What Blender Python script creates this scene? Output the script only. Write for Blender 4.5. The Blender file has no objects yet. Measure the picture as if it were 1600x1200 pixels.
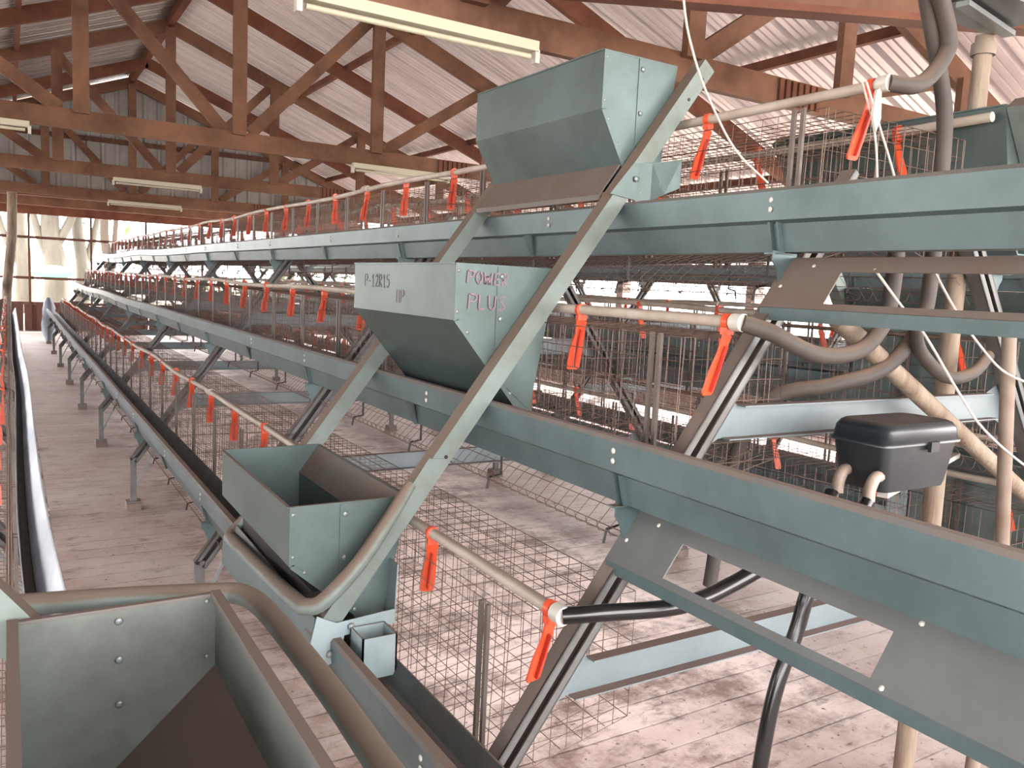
import bpy, math, random
from mathutils import Vector, Matrix
random.seed(7)
C = bpy.context.scene.collection

# ------------------------------------------------------------------ camera, sky, sun, exposure
SC = bpy.context.scene
cam_d = bpy.data.cameras.new('camera'); cam = bpy.data.objects.new('camera', cam_d); C.objects.link(cam)
cam_d.sensor_width = 36.0; cam_d.lens = 1278.0/1600*36; cam_d.clip_start = .02; cam_d.clip_end = 300
YAW, PITCH, ROLL = .5538, -.1166, .0479
fw = Vector((math.sin(YAW)*math.cos(PITCH), math.cos(YAW)*math.cos(PITCH), math.sin(PITCH)))
rt = Vector((math.cos(YAW), -math.sin(YAW), 0)); up = rt.cross(fw)
r2 = rt*math.cos(ROLL)+up*math.sin(ROLL); u2 = up*math.cos(ROLL)-rt*math.sin(ROLL)
cam.matrix_world = Matrix(((r2.x, u2.x, -fw.x, 0), (r2.y, u2.y, -fw.y, 0), (r2.z, u2.z, -fw.z, 1.4), (0, 0, 0, 1)))
SC.camera = cam
W = bpy.data.worlds.new('sky'); SC.world = W; W.use_nodes = True
bg = W.node_tree.nodes['Background']; bg.inputs[0].default_value = (1.0, .955, .945, 1); bg.inputs[1].default_value = 3.4
sun_d = bpy.data.lights.new('sun', 'SUN'); sun_d.energy = 5.0; sun_d.angle = .03; sun_d.color = (1, .93, .86)
sun = bpy.data.objects.new('sun', sun_d); C.objects.link(sun)
sun.rotation_euler = (math.radians(-24), math.radians(36), 0)
SC.view_settings.view_transform = 'Standard'; SC.view_settings.look = 'None'; SC.view_settings.gamma = 1
SC.view_settings.use_curve_mapping = False; SC.view_settings.exposure = 2.3

# ------------------------------------------------------------------ materials
def srgb(r, g, b):
    f = lambda c: (c/255/12.92) if c/255 <= .04045 else ((c/255+.055)/1.055)**2.4
    return (f(r), f(g), f(b), 1)
MATS = {}
TONE_SCALE = .50                                # even darkening of base colours, set against the raised exposure
def dull(c): return (c[0]*TONE_SCALE, c[1]*TONE_SCALE, c[2]*TONE_SCALE, 1)
def mat(name, col, rough=.5, metal=0, var=None, vscale=6, bump=0, bscale=40, dust=None, dust_lo=.35, dust_hi=.9, dust_amt=.85, stretch=None, spec=.5, coat=0, full_tone=False):
    if not full_tone: col = dull(col); var = var and dull(var); dust = dust and dull(dust)
    m = bpy.data.materials.new(name); m.use_nodes = True; nt = m.node_tree; N = nt.nodes; L = nt.links
    b = N['Principled BSDF']; b.inputs['Roughness'].default_value = rough; b.inputs['Metallic'].default_value = metal
    b.inputs['Specular IOR Level'].default_value = spec
    tc = N.new('ShaderNodeNewGeometry'); src = tc.outputs['Position']
    if stretch:
        mp = N.new('ShaderNodeMapping'); mp.inputs['Scale'].default_value = stretch; L.new(src, mp.inputs[0]); src = mp.outputs[0]
    rgb = N.new('ShaderNodeRGB'); rgb.outputs[0].default_value = col; out = rgb.outputs[0]
    if var:
        no = N.new('ShaderNodeTexNoise'); no.inputs['Scale'].default_value = vscale; no.inputs['Detail'].default_value = 6; no.inputs['Roughness'].default_value = .65
        L.new(src, no.inputs['Vector'])
        rp = N.new('ShaderNodeMapRange'); rp.inputs[1].default_value = .38; rp.inputs[2].default_value = .68; L.new(no.outputs[0], rp.inputs[0])
        mx = N.new('ShaderNodeMix'); mx.data_type = 'RGBA'; L.new(rp.outputs[0], mx.inputs[0]); L.new(out, mx.inputs[6]); mx.inputs[7].default_value = var; out = mx.outputs[2]
    if dust:
        sx = N.new('ShaderNodeSeparateXYZ'); L.new(tc.outputs['Normal'], sx.inputs[0])
        no2 = N.new('ShaderNodeTexNoise'); no2.inputs['Scale'].default_value = 9; no2.inputs['Detail'].default_value = 5; L.new(tc.outputs['Position'], no2.inputs['Vector'])
        ad = N.new('ShaderNodeMath'); ad.operation = 'MULTIPLY_ADD'; ad.inputs[1].default_value = .5; L.new(no2.outputs[0], ad.inputs[0]); L.new(sx.outputs[2], ad.inputs[2])
        r2_ = N.new('ShaderNodeMapRange'); r2_.inputs[1].default_value = dust_lo+.25; r2_.inputs[2].default_value = dust_hi+.25; r2_.inputs[4].default_value = dust_amt; L.new(ad.outputs[0], r2_.inputs[0])
        mx = N.new('ShaderNodeMix'); mx.data_type = 'RGBA'; L.new(r2_.outputs[0], mx.inputs[0]); L.new(out, mx.inputs[6]); mx.inputs[7].default_value = dust; out = mx.outputs[2]
        mr = N.new('ShaderNodeMapRange'); mr.inputs[3].default_value = rough; mr.inputs[4].default_value = .9; L.new(r2_.outputs[0], mr.inputs[0]); L.new(mr.outputs[0], b.inputs['Roughness'])
        mm = N.new('ShaderNodeMapRange'); mm.inputs[3].default_value = metal; mm.inputs[4].default_value = 0; L.new(r2_.outputs[0], mm.inputs[0]); L.new(mm.outputs[0], b.inputs['Metallic'])
    L.new(out, b.inputs['Base Color'])
    if bump:
        nb = N.new('ShaderNodeTexNoise'); nb.inputs['Scale'].default_value = bscale; nb.inputs['Detail'].default_value = 4; L.new(src, nb.inputs['Vector'])
        bp = N.new('ShaderNodeBump'); bp.inputs['Strength'].default_value = bump; bp.inputs['Distance'].default_value = .01; L.new(nb.outputs[0], bp.inputs['Height']); L.new(bp.outputs[0], b.inputs['Normal'])
    MATS[name] = m
    return m
DUST = srgb(138, 112, 98)
M_STEEL = mat('painted_zinc_steel', srgb(122, 144, 147), .42, .5, srgb(104, 124, 126), 5, dust=DUST, dust_lo=.3, dust_hi=.75)
M_PLATE = mat('dusty_steel_plate', srgb(126, 124, 120), .6, .1, srgb(122, 112, 104), 4, dust=srgb(118, 98, 88), dust_lo=.3, dust_hi=.65)
M_PLATEG = mat('grey_steel_plate', srgb(130, 134, 133), .5, .3, srgb(114, 118, 116), 4)
M_HOP = mat('hopper_steel', srgb(118, 138, 136), .38, .45, srgb(96, 112, 108), 3.5, dust=DUST, dust_lo=.2, dust_hi=.7)
M_HOPL = mat('stained_hopper_steel', srgb(156, 166, 158), .45, .3, srgb(118, 124, 118), 4, dust=DUST, dust_lo=.2, dust_hi=.7)
M_POST = mat('dusty_post_steel', srgb(140, 156, 150), .5, .2, srgb(124, 134, 124), 9, dust=srgb(126, 102, 88), dust_lo=.15, dust_hi=.5)
M_GALV = mat('clean_galvanised_steel', srgb(196, 202, 208), .36, .35, srgb(164, 170, 178), 6, stretch=(1, .4, 1), full_tone=True)
M_LEG = mat('shaded_leg_steel', srgb(126, 128, 126), .45, .35, srgb(104, 98, 94), 8, dust=DUST, dust_lo=.3, dust_hi=.8)  # zinc tone with the legs' shade put into the colour, plus real dust
M_ZINC = mat('zinc_steel', srgb(158, 168, 168), .4, .35, srgb(140, 150, 150), 8, dust=DUST, dust_lo=.4, dust_hi=.9)
M_TIE = mat('pale_blue_steel', srgb(140, 154, 158), .45, .2, srgb(124, 136, 138), 5, dust=srgb(128, 96, 84), dust_lo=.4, dust_hi=.8)
M_BASE = mat('pale_zinc_casting', srgb(186, 206, 210), .42, .2, srgb(164, 182, 184), 9, dust=DUST, dust_lo=.4, dust_hi=.9)
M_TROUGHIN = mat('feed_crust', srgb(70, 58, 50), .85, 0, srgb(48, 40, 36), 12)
M_WIRE = mat('grimy_wire', srgb(148, 124, 112), .55, .3, srgb(116, 90, 80), 3)
M_UPR = mat('stained_strip_steel', srgb(128, 118, 110), .5, .3, srgb(104, 90, 82), 6)
M_DARK = mat('black_iron', srgb(44, 42, 42), .5, .3)
M_PVC = mat('dusty_pvc', srgb(222, 210, 196), .55, 0, srgb(186, 172, 156), 7, dust=srgb(150, 128, 112), dust_lo=.5, dust_hi=1)
M_CAP = mat('white_pvc', srgb(226, 222, 212), .4)
M_ORANGE = mat('orange_plastic', srgb(250, 96, 54), .4, 0, srgb(244, 84, 44), 20)
M_RED = mat('red_plastic', srgb(206, 52, 34), .45, 0, srgb(184, 46, 32), 15)
M_BLACK = mat('black_plastic', srgb(30, 40, 46), .32, 0, srgb(40, 48, 52), 8, dust=srgb(120, 98, 84), dust_lo=.7, dust_hi=1.1, dust_amt=.5)
M_ELBOW = mat('dirty_white_pvc', srgb(196, 176, 160), .5, 0, srgb(160, 140, 126), 20)
M_HOSE = mat('black_rubber_hose', srgb(24, 24, 24), .22)
M_HOSED = mat('dusty_rubber_hose', srgb(84, 74, 66), .7, 0, srgb(64, 58, 54), 10, dust=srgb(140, 116, 98), dust_lo=.3, dust_hi=.9)
M_STRING = mat('white_string', srgb(226, 216, 206), .8)
M_WOOD = mat('roof_timber', srgb(156, 116, 94), .8, 0, srgb(112, 80, 64), 2.2, bump=.15, bscale=25, spec=.2)
M_WOODR = mat('reddish_timber', srgb(148, 98, 78), .8, 0, srgb(112, 70, 56), 2.5, bump=.15, bscale=25, spec=.2)
M_POLE = mat('weathered_pole', srgb(172, 156, 136), .75, 0, srgb(128, 104, 84), 6, bump=.25, bscale=30, stretch=(3, 3, .6))
M_BOARD = mat('wall_board', srgb(120, 76, 58), .8, 0, srgb(84, 52, 40), 3, stretch=(4, 4, .5))
M_RUST = mat('rusty_pipe', srgb(158, 142, 126), .7, 0, srgb(132, 106, 90), 7)
M_ROOF = mat('roof_sheet', srgb(214, 208, 208), .32, .5, srgb(186, 178, 178), 1.3, stretch=(.5, 3.5, 1))
M_ROOFLIT = mat('lit_roof_sheet', srgb(206, 198, 198), .34, .3, srgb(180, 170, 170), 1.3, stretch=(.5, 3.5, 1), full_tone=True)  # brightness of the lit right slope put into its colour
def let_light_through(m, f):
    nt = m.node_tree; N = nt.nodes; L = nt.links; b = N['Principled BSDF']; o = N['Material Output']
    tr = N.new('ShaderNodeBsdfTranslucent'); tr.inputs[0].default_value = (.95, .9, .9, 1); mx = N.new('ShaderNodeMixShader'); mx.inputs[0].default_value = f
    L.new(b.outputs[0], mx.inputs[1]); L.new(tr.outputs[0], mx.inputs[2]); L.new(mx.outputs[0], o.inputs['Surface'])
let_light_through(M_ROOFLIT, .004)  # faint translucency added to light the floor below
M_GABLE = mat('gable_sheet', srgb(188, 186, 186), .5, .2, srgb(166, 160, 160), 2)
M_CREAM = mat('cream_enamel', srgb(222, 216, 190), .45)
M_LEAF = mat('leaf_green', srgb(120, 150, 84), .6, 0, srgb(90, 124, 64), 3)
M_BARK = mat('pale_bark', srgb(112, 106, 94), .85, 0, srgb(84, 78, 68), 2.5, stretch=(1, 1, .3))
M_BARKD = mat('brown_bark', srgb(88, 72, 60), .85, 0, srgb(66, 54, 44), 3, stretch=(1, 1, .3))
M_SAND = mat('pale_sand', srgb(226, 214, 196), .9, 0, srgb(206, 194, 176), .6)
M_WALL = mat('limewashed_block', srgb(232, 208, 200), .85, 0, srgb(214, 188, 180), 2)
M_SACK = mat('pale_blue_sack', srgb(176, 188, 204), .7, 0, srgb(150, 164, 184), 6)
M_INK = mat('faded_pink_marker', srgb(146, 120, 132), .6)
M_INKD = mat('faded_dark_marker', srgb(98, 102, 100), .6)
M_BLOCK = mat('grey_wood_block', srgb(140, 122, 112), .85, 0, srgb(112, 96, 88), 8)
M_TEALC = mat('teal_cloth', srgb(120, 200, 180), .8)

def floor_mat():
    m = bpy.data.materials.new('plank_floor'); m.use_nodes = True; N = m.node_tree.nodes; L = m.node_tree.links; b = N['Principled BSDF']
    g = N.new('ShaderNodeNewGeometry'); s = N.new('ShaderNodeSeparateXYZ'); L.new(g.outputs['Position'], s.inputs[0])
    def math_(op, a, b_=None, c=None):
        n = N.new('ShaderNodeMath'); n.operation = op
        for i, v in enumerate((a, b_, c)):
            if v is None: continue
            if isinstance(v, (int, float)): n.inputs[i].default_value = v
            else: L.new(v, n.inputs[i])
        return n.outputs[0]
    def noise(scale, detail=6, rough=.6, vec=None, st=None):
        n = N.new('ShaderNodeTexNoise'); n.inputs['Scale'].default_value = scale; n.inputs['Detail'].default_value = detail; n.inputs['Roughness'].default_value = rough
        v = vec or g.outputs['Position']
        if st:
            mp = N.new('ShaderNodeMapping'); mp.inputs['Scale'].default_value = st; L.new(v, mp.inputs[0]); v = mp.outputs[0]
        L.new(v, n.inputs['Vector']); return n.outputs[0]
    def rng(v, a, b_, c=0, d=1):
        n = N.new('ShaderNodeMapRange'); L.new(v, n.inputs[0]); n.inputs[1].default_value = a; n.inputs[2].default_value = b_; n.inputs[3].default_value = c; n.inputs[4].default_value = d; return n.outputs[0]
    def mix(f, a, b_):
        n = N.new('ShaderNodeMix'); n.data_type = 'RGBA'; L.new(f, n.inputs[0])
        for i, v in ((6, a), (7, b_)):
            if isinstance(v, tuple): n.inputs[i].default_value = v
            else: L.new(v, n.inputs[i])
        return n.outputs[2]
    yq = math_('DIVIDE', s.outputs[1], .135); fr = math_('FRACT', yq); idx = math_('FLOOR', yq)
    wn = N.new('ShaderNodeTexWhiteNoise'); wn.noise_dimensions = '1D'; L.new(idx, wn.inputs['W'])
    base = mix(rng(wn.outputs[0], 0, 1), dull(srgb(206, 182, 174)), dull(srgb(188, 160, 152)))
    base = mix(rng(noise(1.4, 7, .65), .42, .66), base, dull(srgb(218, 200, 194)))
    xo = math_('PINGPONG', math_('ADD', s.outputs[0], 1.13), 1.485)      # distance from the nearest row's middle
    lit_band = math_('MULTIPLY', rng(math_('ADD', xo, math_('MULTIPLY', noise(1.1, 4), .9)), 1.0, 1.45, 1, 0), rng(noise(5, 6, .7), .3, .5, .5, 1))  # pale band under the rows: strong floor light put into the colour
    lit_band = math_('MULTIPLY', lit_band, rng(math_('ADD', s.outputs[1], noise(2, 4)), 1.9, 3.0))
    base = mix(lit_band, base, srgb(246, 228, 222))
    base = mix(math_('MULTIPLY', rng(noise(2.6, 9, .78), .47, .62, 0, .85), rng(xo, 1.0, 1.25, 1, .15)), base, dull(srgb(136, 102, 90)))
    base = mix(rng(noise(14, 5, .7, None, (.45, 1, 1)), .55, .68, 0, .7), base, dull(srgb(104, 76, 66)))
    base = mix(rng(noise(38, 3, .6), .63, .7, 0, .85), base, dull(srgb(70, 50, 44)))
    wob = noise(3, 3); edge = math_('ABSOLUTE', math_('SUBTRACT', math_('ADD', fr, math_('MULTIPLY', math_('SUBTRACT', wob, .5), .12)), .5))
    gap = rng(edge, .465, .49); gs = math_('MULTIPLY', gap, rng(noise(2.6, 4), .38, .6, .1, .9))
    base = mix(gs, base, dull(srgb(74, 54, 46)))
    L.new(base, b.inputs['Base Color']); b.inputs['Roughness'].default_value = .55
    bp = N.new('ShaderNodeBump'); bp.inputs['Strength'].default_value = .3; bp.inputs['Distance'].default_value = .006
    L.new(math_('SUBTRACT', noise(30, 4), gap), bp.inputs['Height']); L.new(bp.outputs[0], b.inputs['Normal'])
    return m
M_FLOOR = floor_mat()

# ------------------------------------------------------------------ mesh helpers
class MB:
    def __init__(s): s.v = []; s.f = []; s.sm = []
    def add(s, vs, fs, smooth=False):
        o = len(s.v); s.v += [tuple(v) for v in vs]
        for f in fs: s.f.append(tuple(i+o for i in f)); s.sm.append(smooth)
        return s
    def hexa(s, p): return s.add(p, [(0, 3, 2, 1), (4, 5, 6, 7), (0, 1, 5, 4), (1, 2, 6, 5), (2, 3, 7, 6), (3, 0, 4, 7)])
    def box(s, x0, x1, y0, y1, z0, z1):
        return s.hexa([(x0, y0, z0), (x1, y0, z0), (x1, y1, z0), (x0, y1, z0), (x0, y0, z1), (x1, y0, z1), (x1, y1, z1), (x0, y1, z1)])
    def bar(s, a, b, w, h, upv=(0, 0, 1)):
        a = Vector(a); b = Vector(b); d = (b-a).normalized(); u = Vector(upv)
        if abs(d.dot(u)) > .99: u = Vector((0, 1, 0))
        sd = d.cross(u).normalized(); u = sd.cross(d); sd *= w/2; u *= h/2
        return s.hexa([a-sd-u, a+sd-u, b+sd-u, b-sd-u, a-sd+u, a+sd+u, b+sd+u, b-sd+u])
    def tube(s, pts, r, n=10, cap=True, smooth=True):
        pts = [Vector(p) for p in pts]; rings = []
        rr = r if isinstance(r, (list, tuple)) else [r]*len(pts)
        ref = None
        for i, p in enumerate(pts):
            d = (pts[min(i+1, len(pts)-1)]-pts[max(i-1, 0)]).normalized()
            if ref is None:
                ref = Vector((0, 0, 1)) if abs(d.z) < .9 else Vector((1, 0, 0))
            a = (ref-d*ref.dot(d)).normalized(); ref = a; b = d.cross(a)
            rings.append([p+(a*math.cos(2*math.pi*k/n)+b*math.sin(2*math.pi*k/n))*rr[i] for k in range(n)])
        vs = [v for R in rings for v in R]; fs = []
        for i in range(len(pts)-1):
            for k in range(n):
                k2 = (k+1) % n; fs.append((i*n+k, i*n+k2, (i+1)*n+k2, (i+1)*n+k))
        s.add(vs, fs, smooth)
        if cap:
            s.add(rings[0], [tuple(reversed(range(n)))]); s.add(rings[-1], [tuple(range(n))])
        return s
    def wire(s, pts, r): return s.tube(pts, r, 4, False, False)
    def sweep_path(s, prof, ys, off):          # closed (x,z) profile pushed along y with a small (dx,dz) offset at each step
        n = len(prof); vs = []
        for y in ys:
            dx, dz = off(y); vs += [(x+dx, y, z+dz) for x, z in prof]
        m = len(ys); s.add(vs, [(j*n+i, j*n+(i+1) % n, (j+1)*n+(i+1) % n, (j+1)*n+i) for j in range(m-1) for i in range(n)])
        s.add(vs[:n], [tuple(reversed(range(n)))]); s.add(vs[-n:], [tuple(range(n))]); return s
    def sweep_y(s, prof, y0, y1, closed=True, smooth=False, cap=True):   # profile of (x,z) pushed along y
        n = len(prof); vs = [(x, y0, z) for x, z in prof]+[(x, y1, z) for x, z in prof]
        fs = [(i, (i+1) % n, n+(i+1) % n, n+i) for i in range(n if closed else n-1)]
        s.add(vs, fs, smooth)
        if cap and closed: s.add(vs[:n], [tuple(reversed(range(n)))]); s.add(vs[n:], [tuple(range(n))])
        return s
    def plate(s, poly, nrm, t):      # planar polygon given thickness t along nrm
        nrm = Vector(nrm).normalized()*t; a = [Vector(p) for p in poly]; b = [p+nrm for p in a]; n = len(a)
        return s.add(a+b, [tuple(reversed(range(n))), tuple(range(n, 2*n))]+[(i, (i+1) % n, n+(i+1) % n, n+i) for i in range(n)])
    def ball(s, c, r, sx=1, sy=1, sz=1, n=8, m=6):
        vs = []; fs = []
        for i in range(m+1):
            th = math.pi*i/m
            for k in range(n):
                ph = 2*math.pi*k/n; vs.append((c[0]+r*sx*math.sin(th)*math.cos(ph), c[1]+r*sy*math.sin(th)*math.sin(ph), c[2]+r*sz*math.cos(th)))
        for i in range(m):
            for k in range(n): fs.append((i*n+k, (i+1)*n+k, (i+1)*n+(k+1) % n, i*n+(k+1) % n))
        return s.add(vs, fs, True)
    def mesh(s, name, m):
        me = bpy.data.meshes.new(name); me.from_pydata(s.v, [], s.f); me.materials.append(m)
        me.polygons.foreach_set('use_smooth', s.sm); me.update(); return me
    def build(s, name, m, parent=None, loc=None):
        o = bpy.data.objects.new(name, s.mesh(name, m)); C.objects.link(o)
        if parent: o.parent = parent
        if loc: o.location = loc
        return o
def smooth_path(pts, k=6):
    P = [Vector(p) for p in pts]; P = [P[0]*2-P[1]]+P+[P[-1]*2-P[-2]]; out = []
    for i in range(1, len(P)-2):
        for j in range(k):
            t = j/k; a, b, c, d = P[i-1:i+3]
            out.append(.5*((2*b)+(c-a)*t+(2*a-5*b+4*c-d)*t*t+(3*b-a-3*c+d)*t**3))
    out.append(P[-2]); return out
def tag(o, label=None, cat=None, group=None, kind=None):
    if label: o['label'] = label
    if cat: o['category'] = cat
    if group: o['group'] = group
    if kind: o['kind'] = kind
    return o
def thing(name, label, cat, loc=(0, 0, 0), rotz=0, group=None):
    o = bpy.data.objects.new(name, None); o.empty_display_size = .1; C.objects.link(o); o.location = loc; o.rotation_euler = (0, 0, rotz)
    return tag(o, label, cat, group)
def dup(root, loc, rotz=0, label=None, group=None):
    r = root.copy(); C.objects.link(r); r.location = loc; r.rotation_euler = (0, 0, rotz)
    if label: r['label'] = label
    if group: r['group'] = group
    for ch in KIDS(root):
        c = ch.copy(); C.objects.link(c); c.parent = r
        for g in KIDS(ch):
            d = g.copy(); C.objects.link(d); d.parent = c
    return r
def KIDS(o): return [x for x in C.objects if x.parent == o] if o.name not in KC else KC[o.name]
KC = {}
def freeze(root):                       # remember children once: the collection grows large
    KC[root.name] = [x for x in C.objects if x.parent == root]
    for c in KC[root.name]: KC[c.name] = [x for x in C.objects if x.parent == c]
ORD = ['first', 'second', 'third', 'fourth', 'fifth', 'sixth', 'seventh', 'eighth', 'ninth', 'tenth', 'eleventh', 'twelfth', 'thirteenth', 'fourteenth', 'fifteenth', 'sixteenth', 'seventeenth', 'eighteenth', 'nineteenth', 'twentieth',
       'twenty-first', 'twenty-second', 'twenty-third', 'twenty-fourth', 'twenty-fifth', 'twenty-sixth', 'twenty-seventh', 'twenty-eighth', 'twenty-ninth', 'thirtieth', 'thirty-first', 'thirty-second', 'thirty-third']

# ------------------------------------------------------------------ layout constants (metres)
CX = [-1.13, 1.84, 4.81]                   # centre lines of the three cage rows
ROWN = ['left-hand', 'centre', 'right-hand']
F0, SP, NF = 1.20, 1.97, 9                 # first A-frame, spacing, count
CY0 = 1.17                                 # near end of the cages
YEND = CY0+SP*8
TIERS = [('top', .452, 1.634), ('middle', .836, 1.116), ('bottom', 1.229, .586)]   # rim offset from the centre line, rim height
RIDGE_X, RIDGE_Z, PITCH_R = 1.84, 4.66, .385
XL, XR, YN, YG, YF = -3.7, 7.4, -3.2, 15.75, 20.5
def roofz(x): return RIDGE_Z-PITCH_R*abs(x-RIDGE_X)

# ------------------------------------------------------------------ setting: ground, floor, roof, walls
tag(MB().add([(-60, -40, -.06), (70, -40, -.06), (70, 90, -.06), (-60, 90, -.06)], [(0, 1, 2, 3)]).build('ground', M_SAND), 'pale sandy ground outside the shed', 'ground', kind='structure')
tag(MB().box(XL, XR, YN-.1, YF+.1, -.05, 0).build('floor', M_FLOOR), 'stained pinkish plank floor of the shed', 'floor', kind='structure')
def roof_slope(sgn):
    b = MB(); ys = []; y = YN-.4
    while y < YG+.5:
        for dy, dz in ((0, 0), (.012, .05), (.05, .05), (.062, 0), (.12, 0), (.124, .014), (.138, .014), (.142, 0), (.19, 0), (.194, .014), (.208, .014), (.212, 0)): ys.append((y+dy, dz))
        y += .26
    x1 = XL-.5 if sgn < 0 else XR+.5
    vs = []
    for yy, dz in ys: vs += [(RIDGE_X, yy, RIDGE_Z+dz), (x1, yy, roofz(x1)+dz)]
    b.add(vs, [(2*i, 2*i+1, 2*i+3, 2*i+2) for i in range(len(ys)-1)])
    return b
rb = roof_slope(-1); r2b = roof_slope(1)
tag(r2b.build('ceiling_right', M_ROOFLIT), 'ribbed roof sheets on the right slope, coloured as brightly lit', 'roof', kind='structure')
tag(rb.build('ceiling', M_ROOF), 'ribbed metal roof sheets on the left slope', 'roof', kind='structure')
# gable sheet beyond the third truss
gb = MB(); xs = []; x = XL
while x < XR+.01:
    for dx, dy in ((0, 0), (.03, -.03), (.06, -.03), (.09, 0)): xs.append((x+dx, dy))
    x += .22
vs = []
for xx, dy in xs: vs += [(xx, YG+dy, 2.68), (xx, YG+dy, roofz(xx)-.02)]
gb.add(vs, [(2*i, 2*i+2, 2*i+3, 2*i+1) for i in range(len(xs)-1)])
tag(gb.build('wall_gable', M_GABLE), 'ribbed grey sheet closing the gable above the far trusses', 'wall', kind='structure')
tag(MB().add([(XL, YG+.05, 2.95), (XR, YG+.05, 2.95), (XR, YF+.9, 2.72), (XL, YF+.9, 2.72)], [(0, 1, 2, 3)]).build('ceiling_porch', M_WOODR), 'brown boarded underside of the low roof beyond the gable', 'roof', kind='structure')
# near end behind the camera: low boards, open above
nb = MB().box(XL, XR, YN-.03, YN, 0, .6); tag(nb.build('wall_front', M_BOARD), 'low boarded wall across the near end behind the camera', 'wall', kind='structure')

# far low wall: upright boards, cap rail
wb = MB(); x = XL
while x < XR:
    w = random.uniform(.17, .24); g = random.choice((0, 0, .004, .02)); wb.box(x, x+w-g, YF-.025+random.uniform(-.005, .005), YF, 0, .56+random.uniform(-.01, .01)); x += w
wb.box(XL, XR, YF-.06, YF+.03, .56, .62)
tag(wb.build('wall_back', M_BOARD), 'low wall of brown upright boards across the far end', 'wall', kind='structure')
tag(MB().box(XL, XR, YF-.05, YF+.07, 2.48, 2.72).build('trim_1', M_WOODR), 'brown beam along the top of the far opening', 'beam', kind='structure')
tag(MB().box(XL, XR, 19.35, 19.45, 2.6, 2.78).build('trim_2', M_WOOD), 'brown tie beam just before the far opening', 'beam', kind='structure')
for nm, xx, lab in (('wall_left', XL, 'low pale wall along the left open side'), ('wall_right', XR, 'low pale wall along the right open side')):
    tag(MB().box(xx-.08, xx+.08, YN, YF, 0, .55).build(nm, M_WALL), lab, 'wall', kind='structure')
    tag(MB().box(xx-.05, xx+.05, YN, YF, 2.42, 2.58).build('trim_3' if xx < 0 else 'trim_4', M_WOODR), 'wooden eave plate on the %s side' % ('left' if xx < 0 else 'right'), 'beam', kind='structure')
k = 0
for xx, side in ((XL, 'left'), (XR, 'right')):
    y = 1.9
    i = 0
    while y < YF:
        tag(MB().box(xx-.07, xx+.07, y-.07, y+.07, .55, 2.42).build('wall_post', M_WALL if side == 'right' else M_POLE), 'pale square post in the open %s side, %s from the near end' % (side, ORD[i]), 'post', 'posts of the open %s side' % side)
        y += 2.4; i += 1
# bars of the far opening
for i, xx in enumerate((-2.2, -.9, .39, 1.57, 2.68, 3.9, 5.1, 6.3)):
    tag(MB().box(xx-.022, xx+.022, YF-.09, YF-.05, 0, 2.5).build('window_bar', M_BOARD), 'slim upright bar of the far opening, %s from the left' % ORD[i], 'bar', 'upright bars of the far opening')
for z, lab in ((1.99, 'upper'), (1.13, 'lower')):
    tag(MB().box(XL, XR, YF-.05, YF-.02, z-.028, z+.028).build('window_rail', M_BOARD), '%s level rail across the far opening' % lab, 'rail')
# ------------------------------------------------------------------ roof carpentry
TR = [3.5, 8.0, 11.75, 15.6]
TLAB = ['nearest the camera', 'second from the camera', 'third from the camera', 'farthest, in front of the gable sheet']
def truss(y, lab, near):
    t = thing('roof_truss', 'brown timber roof truss %s' % lab, 'roof truss', (RIDGE_X, y, 2.55), 0, 'timber roof trusses')
    m = M_WOOD
    hl, hr = XL-RIDGE_X, XR-RIDGE_X
    z0 = 2.55
    def rz(x): return RIDGE_Z-.07-.06-PITCH_R*abs(x)-z0
    MB().box(hl, hr, -.025, .025, 0, .16).build('bottom_chord', m, t)
    MB().bar((-.02, 0, rz(0)), (hl, 0, rz(hl)), .055, .16).build('rafter', m, t)
    MB().bar((.02, 0, rz(0)), (hr, 0, rz(hr)), .055, .16).build('rafter', m, t)
    for x in (-3.9, -2.6, -1.29, 0, 1.34, 2.6, 3.9):
        top = rz(x)-.03
        MB().box(x-.06, x+.06, -.075, -.027, .13, top).build('king_post' if x == 0 else 'web_post', m, t)
    for s in (-1, 1):
        MB().bar((s*.12, .05, .17), (s*1.32, .05, rz(1.3)-.02), .045, .11).build('web_brace', m, t)
        MB().bar((s*1.45, .05, .17), (s*2.62, .05, rz(2.6)-.02), .045, .11).build('web_brace', m, t)
        MB().bar((s*2.7, .05, .17), (s*3.9, .05, rz(3.9)-.02), .045, .1).build('web_brace', m, t)
    for x in (-2.2, 2.25):
        nl = MB()                              # nailed splice boards
        for j in range(7): nl.box(x-.2+j*.055, x-.165+j*.055, -.045, -.025, .01, .15)
        nl.build('splice_plate', M_WOODR, t)
    return t
for y, l in zip(TR, TLAB): truss(y, l, y < 5)
for i, y in enumerate((5.75, 9.85, 13.85)):
    t = thing('rafter_pair', 'reddish rafter pair between trusses, %s from the camera' % ORD[i], 'rafters', (RIDGE_X, y, RIDGE_Z-.2), 0, 'intermediate rafter pairs')
    for s, xe in ((-1, XL-RIDGE_X), (1, XR-RIDGE_X)):
        MB().bar((0, 0, .04), (xe, 0, .04-PITCH_R*abs(xe)), .055, .155).build('rafter', M_WOODR, t)
PUR = [(-5.0, 'left eave'), (-3.4, 'lower left'), (-1.7, 'upper left'), (1.7, 'upper right'), (3.4, 'lower right'), (5.0, 'right eave')]
for dx, l in PUR:
    z = roofz(RIDGE_X+dx)-.04
    tag(MB().box(RIDGE_X+dx-.025, RIDGE_X+dx+.025, YN, YG-.1, z-.07, z+.005).build('roof_purlin', M_WOODR), 'long wooden purlin under the roof sheets, %s' % l, 'purlin', 'long roof purlins')
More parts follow.
